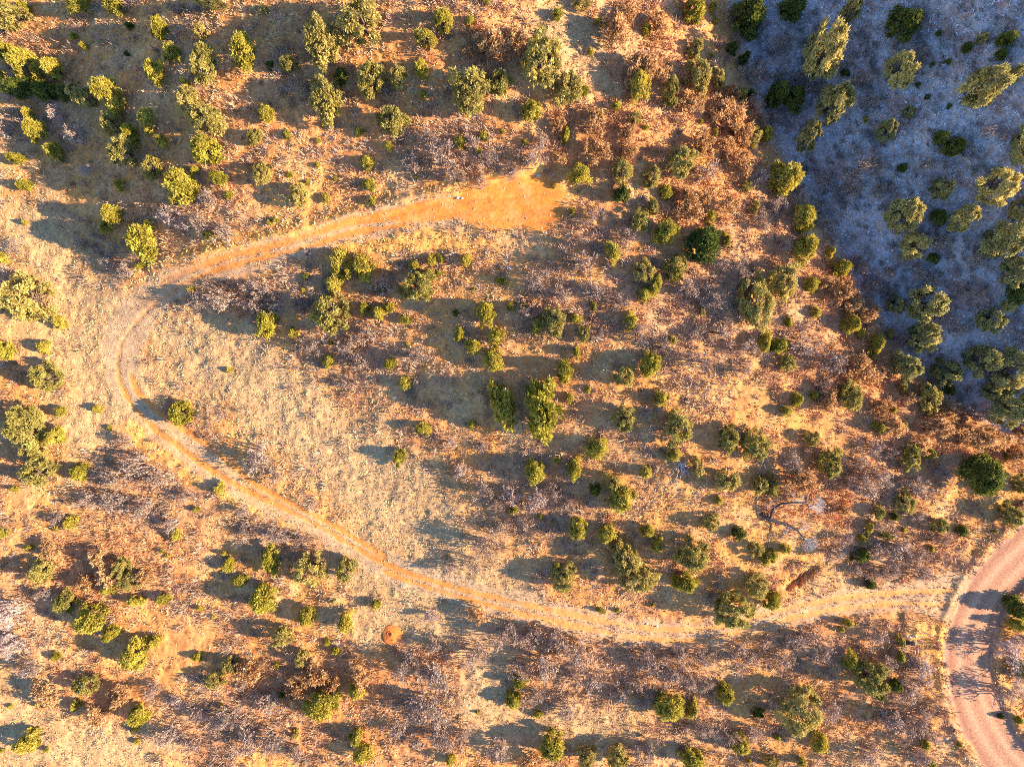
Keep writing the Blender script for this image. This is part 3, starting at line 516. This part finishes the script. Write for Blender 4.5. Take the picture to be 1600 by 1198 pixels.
# the rest of the thickets: further bushes where the brush grows closed
g = np.random.default_rng(31); added = 0
cx = g.uniform(0, 1600, 9000); cy = g.uniform(0, 1198, 9000); zc = zones(cx, cy); occ = [(q[2], q[3], max(q[4], q[5]), q[1]) for q in THINGS]
for i in range(9000):
    x, y = cx[i], cy[i]
    if added >= 138 or max(zc['bm'][i], zc['br'][i]) < .45 or zc['dr'][i] < 60 or zc['track'][i] > .05 or zc['mead'][i] > .5 or math.hypot(x - 1235, y - 812) < 62: continue
    w_ = g.uniform(24, 44); h_ = w_ * g.uniform(.7, 1.1)
    if any(math.hypot(x - a_, y - b_) < (.42 * (w_ + s_) if n_ == 'scrub_oak' else .5 * s_ + .22 * w_) for a_, b_, s_, n_ in occ): continue
    bush(float(x), float(y), w_, h_, 'r' if zc['br'][i] > zc['bm'][i] else 'm'); occ.append((x, y, w_, 'scrub_oak')); added += 1
print('extra bushes', added)
# ------------------------------------------------------------------ single things
g = np.random.default_rng(77)
def empty(name, px, py, label, cat, group=None):
    X, Y, z = place(px, py); e = bpy.data.objects.new(name, None); col.objects.link(e); e.location = (X, Y, z); tag(e, label, cat, group); return e, X, Y, z
def loc3(e, px, py, h):
    """a point h metres above the ground, relative to e"""
    X, Y, z = place(px, py, h); return np.array((X - e.location.x, Y - e.location.y, z + h - e.location.z))
e, *_ = empty('dead_tree', 1190, 803, 'big leafless dead tree with two long dark crooked limbs and pale twig sprays', 'dead tree')
V, F = [], []
A = [loc3(e, 1188, 802, -.1), loc3(e, 1203, 811, .5), loc3(e, 1216, 816, .9), loc3(e, 1232, 820, 1.3), loc3(e, 1246, 828, 1.6), loc3(e, 1257, 842, 1.9)]
B = [loc3(e, 1203, 811, .5), loc3(e, 1208, 796, 1.0), loc3(e, 1220, 787, 1.4), loc3(e, 1240, 785, 1.7), loc3(e, 1258, 785, 2.0), loc3(e, 1264, 792, 2.2)]
tube(V, F, A, .24, .07, 7); tk = link('trunk', mesh_np('trunk', np.array(V), F, None, True, M_burnt), e)
V, F = [], []; tube(V, F, B, .16, .07, 6); lb = link('limb', mesh_np('limb', np.array(V), F, None, True, M_burnt), e)
def spray(start, dirn, n, L, seed, lv=3, r=.034):
    g = np.random.default_rng(seed); V, F = [], []
    def gr(p, d, L, r, lv):
        q = p + d * L; m = (p + q) / 2 + g.normal(0, .05 * L, 3); tube(V, F, [p, m, q], r, r * .6, 3)
        if lv:
            for _ in range(3):
                e_ = d + g.normal(0, .38, 3); e_ /= np.linalg.norm(e_); gr(q, e_, L * .72, r * .6, lv - 1)
    for _ in range(n):
        d = np.array(dirn) + g.normal(0, .35, 3); d /= np.linalg.norm(d); gr(np.array(start), d, L, r, lv)
    return np.array(V), F
for k, (st, d, n_, L) in enumerate(((B[-1], (1, .1, .15), 14, .62), (A[-1], (.8, -.75, .1), 13, .55), (A[4], (.9, .3, .2), 3, .55), (B[3], (.5, .8, .3), 4, .45), (A[3], (-.2, -.9, .2), 3, .4), (B[1], (-.5, .6, .4), 3, .4))):
    v, f = spray(st, d, n_, L, 300 + k); link('twig_spray', mesh_np('twig_spray', v, f, None, False, M_dead), lb if k in (0, 3, 5) else tk)
e, *_ = empty('fallen_tree', 1064, 727, 'half dead fallen tree with pale bare branches fanned out downhill', 'fallen tree')
V, F = [], []; c0 = loc3(e, 1064, 724, .5)
tube(V, F, [loc3(e, 1050, 708, .15), loc3(e, 1058, 716, .4), c0], .11, .07, 6); link('trunk', mesh_np('trunk', np.array(V), F, None, True, M_dead), e)
for (x, y, h) in ((1036, 727, .2), (1040, 740, .2), (1057, 757, .15), (1053, 752, .5), (1060, 762, .15), (1071, 746, .6), (1077, 742, .5), (1083, 752, .1), (1047, 744, .5), (1066, 748, .2), (1088, 738, .3), (1075, 722, .8)):
    V, F = [], []; tube(V, F, wavy(c0, loc3(e, x, y, h), g, 5, .06), .055, .02, 4); link('branch', mesh_np('branch', np.array(V), F, None, True, M_dead), e)
def log(name, p0, p1, r, label, m, cat='log', twigs=0, grp=None):
    e, *_ = empty(name, p0[0], p0[1], label, cat, grp); V, F = [], []
    tube(V, F, wavy(loc3(e, *p0, r), loc3(e, *p1, r * 1.5), g, 5, .03), r, r * .55, 6); link('log_trunk', mesh_np('log_trunk', np.array(V), F, None, True, m), e)
    for i in range(twigs):
        t = .35 + .6 * i / twigs; px = p0[0] + (p1[0] - p0[0]) * t; py = p0[1] + (p1[1] - p0[1]) * t; V, F = [], []
        tube(V, F, wavy(loc3(e, px, py, r), loc3(e, px + g.uniform(-12, 12), py + g.uniform(-9, 9), .4), g, 4, .08), r * .4, r * .15, 4); link('branch', mesh_np('branch', np.array(V), F, None, True, m), e)
    return e
log('fallen_log', (1543, 638), (1560, 662), .15, 'grey fallen log on the shaded ground below the large pinyon at right', M_dead, 'log', 5)
log('fallen_log', (1598, 782), (1583, 790), .10, 'dark leaning log at the right edge above the gravel road', M_burnt, 'log', 3)
log('fallen_log', (1442, 1008), (1427, 1015), .05, 'thin pale stick lying right of the pinyon near the road', M_dead, 'log', 0)
# earth mound with its hole
e, X, Y, z = empty('anthill', 613, 991, 'round bare mound of bright red earth with a small dark hole', 'mound')
nr, na = 22, 48; V = [(0, 0, .42)]; F = []; Rm = 1.12
for i in range(1, nr + 1):
    r = i / nr
    for j in range(na):
        t = 2 * math.pi * j / na; rr = r * Rm * (1 + .03 * math.sin(3 * t + 1) + .02 * math.sin(7 * t)); x, y = rr * math.cos(t), rr * math.sin(t) * 1.0
        h = .12 + .30 * (1 - r ** 1.4) + g.normal(0, .008); dh = math.hypot(x + .22, y - .18); h -= .6 * max(0, 1 - (dh / .22) ** 2); h += .05 * math.exp(-((dh - .22) / .06) ** 2)
        if i == nr: h = -.25
        V.append((x, y, h))
for j in range(na): F.append((0, 1 + j, 1 + (j + 1) % na))
for i in range(nr - 1):
    for j in range(na):
        a = 1 + i * na + j; b = 1 + i * na + (j + 1) % na; F += [(a, a + na, b + na), (a, b + na, b)]
link('mound', mesh_np('mound', np.array(V), F, None, True, M_red), e)
# dark hollow drum lying by the road
e, X, Y, z = empty('metal_drum', 1421, 1004, 'short dark charred drum lying on pale ground left of the gravel road', 'drum')
V, F = [], []; pr = [(-.48, .0), (-.48, .17), (-.45, .19), (-.16, .18), (-.14, .20), (-.12, .18), (.12, .18), (.14, .20), (.16, .18), (.45, .19), (.48, .17), (.48, 0.0)]
for x, r in pr:
    for j in range(16): t = 2 * math.pi * j / 16; V.append((x, r * math.cos(t), .16 + r * math.sin(t)))
for i in range(len(pr) - 1):
    for j in range(16):
        a = i * 16 + j; b = i * 16 + (j + 1) % 16; F += [(a, b, b + 16), (a, b + 16, a + 16)]
link('shell', mesh_np('shell', np.array(V), F, None, True, M_black), e).rotation_euler = (0, 0, R(-8))
def rock(px, py, r, label, m=M_stone, name='rock', grp=None):
    e, X, Y, z = empty(name, px, py, label, 'rock', grp); bm = None
    V = []; F = []; nn, kk = 6, 9; V.append((0, 0, r * .7))
    for i in range(1, nn):
        ph = math.pi * i / nn
        for j in range(kk):
            t = 2 * math.pi * j / kk; q = r * g.uniform(.78, 1.1); V.append((q * math.sin(ph) * math.cos(t) * 1.2, q * math.sin(ph) * math.sin(t), q * .65 * math.cos(ph)))
    V.append((0, 0, -r * .6))
    for j in range(kk): F.append((0, 1 + j, 1 + (j + 1) % kk)); F.append((len(V) - 1, 1 + (nn - 2) * kk + (j + 1) % kk, 1 + (nn - 2) * kk + j))
    for i in range(nn - 2):
        for j in range(kk):
            a = 1 + i * kk + j; b = 1 + i * kk + (j + 1) % kk; F += [(a, a + kk, b + kk), (a, b + kk, b)]
    ob = link('stone', mesh_np('stone', np.array(V), F, None, False, m), e); ob.location = (0, 0, r * .25)
for a in ((1010, 974, .15, 'white stone on the track verge, left one of the pair below the dark shade'), (1026, 978, .17, 'white stone on the track verge, right one of the pair below the dark shade'),
          (715, 309, .19, 'white stone at the upper left edge of the orange clearing'), (722, 310, .13, 'smaller white stone beside the white stone at the clearing edge'), (1478, 1153, .2, 'white stone between dead brush and the gravel road'),
          (841, 274, .2, 'pale stone at the top tip of the orange clearing'), (795, 419, .22, 'whitish stone below the clearing among reddish grass'), (1434, 1016, .14, 'small white stone right of the dark charred drum'), (1489, 1072, .12, 'small grey stone on the left verge of the gravel road'),
          (1568, 1060, .12, 'small pale stone in the tree shade right of the gravel road'), (1558, 1041, .12, 'tiny white stone in the blue shade beside the gravel road')):
    rock(*a)
for i, x in enumerate((1417, 1421.5, 1426, 1430.5)):
    rock(x, 993 + (i % 2), .13, 'chalky white stone, number %s from the left in the short row above the drum' % ('one', 'two', 'three', 'four')[i], grp='row of chalky stones above the drum')
# dead tree trunks rooted right of the road that throw the branch shadows across it
for i, (px, py, hh, lab) in enumerate(((1570, 1020, 3.4, 'tall bare tree right of the gravel road throwing forked shadows over it'), (1577, 1050, 3.0, 'slender bare tree below the taller one right of the gravel road'))):
    e, *_ = empty('bare_tree', px, py, lab, 'bare tree'); V, F = [], []; top = (g.uniform(-.3, .3), g.uniform(-.3, .3), hh * .6)
    tube(V, F, wavy((0, 0, -.1), top, g, 5, .03), .10, .05, 6); link('trunk', mesh_np('trunk', np.array(V), F, None, True, M_dead), e)
    for k in range(5):
        v, f = spray((top[0] * k / 5, top[1] * k / 5, hh * (.25 + .08 * k)), (math.cos(k * 2.3), math.sin(k * 2.3), 1.1), 2, hh * .2, 500 + 10 * i + k, 3, .035); link('branch', mesh_np('branch', v, f, None, False, M_dead), e)
# ------------------------------------------------------------------ one label per plant: its look, then where it stands
MARKS = [('round red anthill', 613, 991), ('orange clearing', 790, 325), ('lone juniper by the track bend', 282, 646), ('big dead tree', 1240, 815), ('pale fallen tree', 1062, 735), ('dark charred drum', 1421, 1004),
 ('hairpin bend of the track', 195, 545), ('widest dark juniper', 1535, 742), ('fork where track meets road', 1490, 932), ('top left photo corner', 0, 0), ('top right photo corner', 1600, 0),
 ('bottom left photo corner', 0, 1198), ('bottom right photo corner', 1600, 1198), ('middle of the top edge', 800, 0), ('middle of the bottom edge', 800, 1198), ('middle of the left edge', 0, 600), ('middle of the right edge', 1600, 540),
 ('dark juniper upslope of the gully', 1097, 381), ('head of the shaded gully', 1150, 60), ('fat juniper above the hairpin', 225, 382), ('lower end of the meadow', 770, 905), ('centre of the meadow', 470, 650),
 ('tallest central juniper', 845, 641), ('kink in the gully shade', 1320, 430), ('yellow bank below the clearing', 620, 385), ('twin pinyons below the track', 510, 888), ('large pinyon near the road', 1245, 1108)]
DIRS = ['right of', 'upper right of', 'above', 'upper left of', 'left of', 'lower left of', 'below', 'lower right of']
ORD = ['nearest', 'second nearest', 'third nearest', 'fourth nearest', 'fifth nearest', 'sixth nearest', 'seventh nearest', 'eighth nearest', 'ninth nearest', 'tenth nearest', 'eleventh nearest', 'twelfth nearest']
def size_word(w, h):
    m = math.sqrt(w * h); return 'tiny' if m < 11 else 'small' if m < 18 else 'mid-sized' if m < 31 else 'large' if m < 48 else 'very large'
def shade_word(px, py): return float(t_shade(np.array([px]), np.array([py]))[0]) > 5 and py < 690
info = []
for (e, name, px, py, w_, h_, t) in THINGS:
    sz = size_word(w_, h_)
    if name == 'scrub_oak': look = {'m': 'mauve leafless bush', 'r': 'russet-leaved bush', 'g': 'pale grey leafless bush'}[t]; cat = 'bush'; grp = {'m': 'mauve leafless scrub bushes', 'r': 'russet scrub bushes', 'g': 'pale bare scrub bushes'}[t]
    elif name == 'juniper_shrub': look = 'round juniper shrub'; cat = 'shrub'; grp = 'small juniper shrubs'
    elif name == 'dark_juniper': look = 'dark green juniper'; cat = 'tree'; grp = 'dark junipers'
    elif name == 'juniper_tree': look = 'yellow-green juniper'; cat = 'tree'; grp = 'yellow-green junipers'
    elif t == 'T': look = 'shaded slope pinyon'; cat = 'tree'; grp = 'pinyons on the shaded slope'
    else: look = 'pale olive pinyon'; cat = 'tree'; grp = 'pale olive pinyons'
    best = sorted(((math.hypot(px - x, py - y), n, x, y) for n, x, y in MARKS if math.hypot(px - x, py - y) > 12))[0]
    d = int(round(math.atan2(best[3] - py, px - best[2]) / (math.pi / 4))) % 8
    info.append([e, sz, look, cat, grp, best[1], d, best[0]])
groups = {}
for r in info: groups.setdefault((r[1], r[2], r[5], r[6]), []).append(r)
for k, L in groups.items():
    L.sort(key=lambda r: r[7])
    for i, (e, sz, look, cat, grp, mk2, d, _) in enumerate(L):
        lab = '%s %s, %s%s %s' % (sz, look, '' if len(L) == 1 else ORD[i] + ', ', DIRS[d], 'the ' + mk2)
        tag(e, lab, cat, grp)
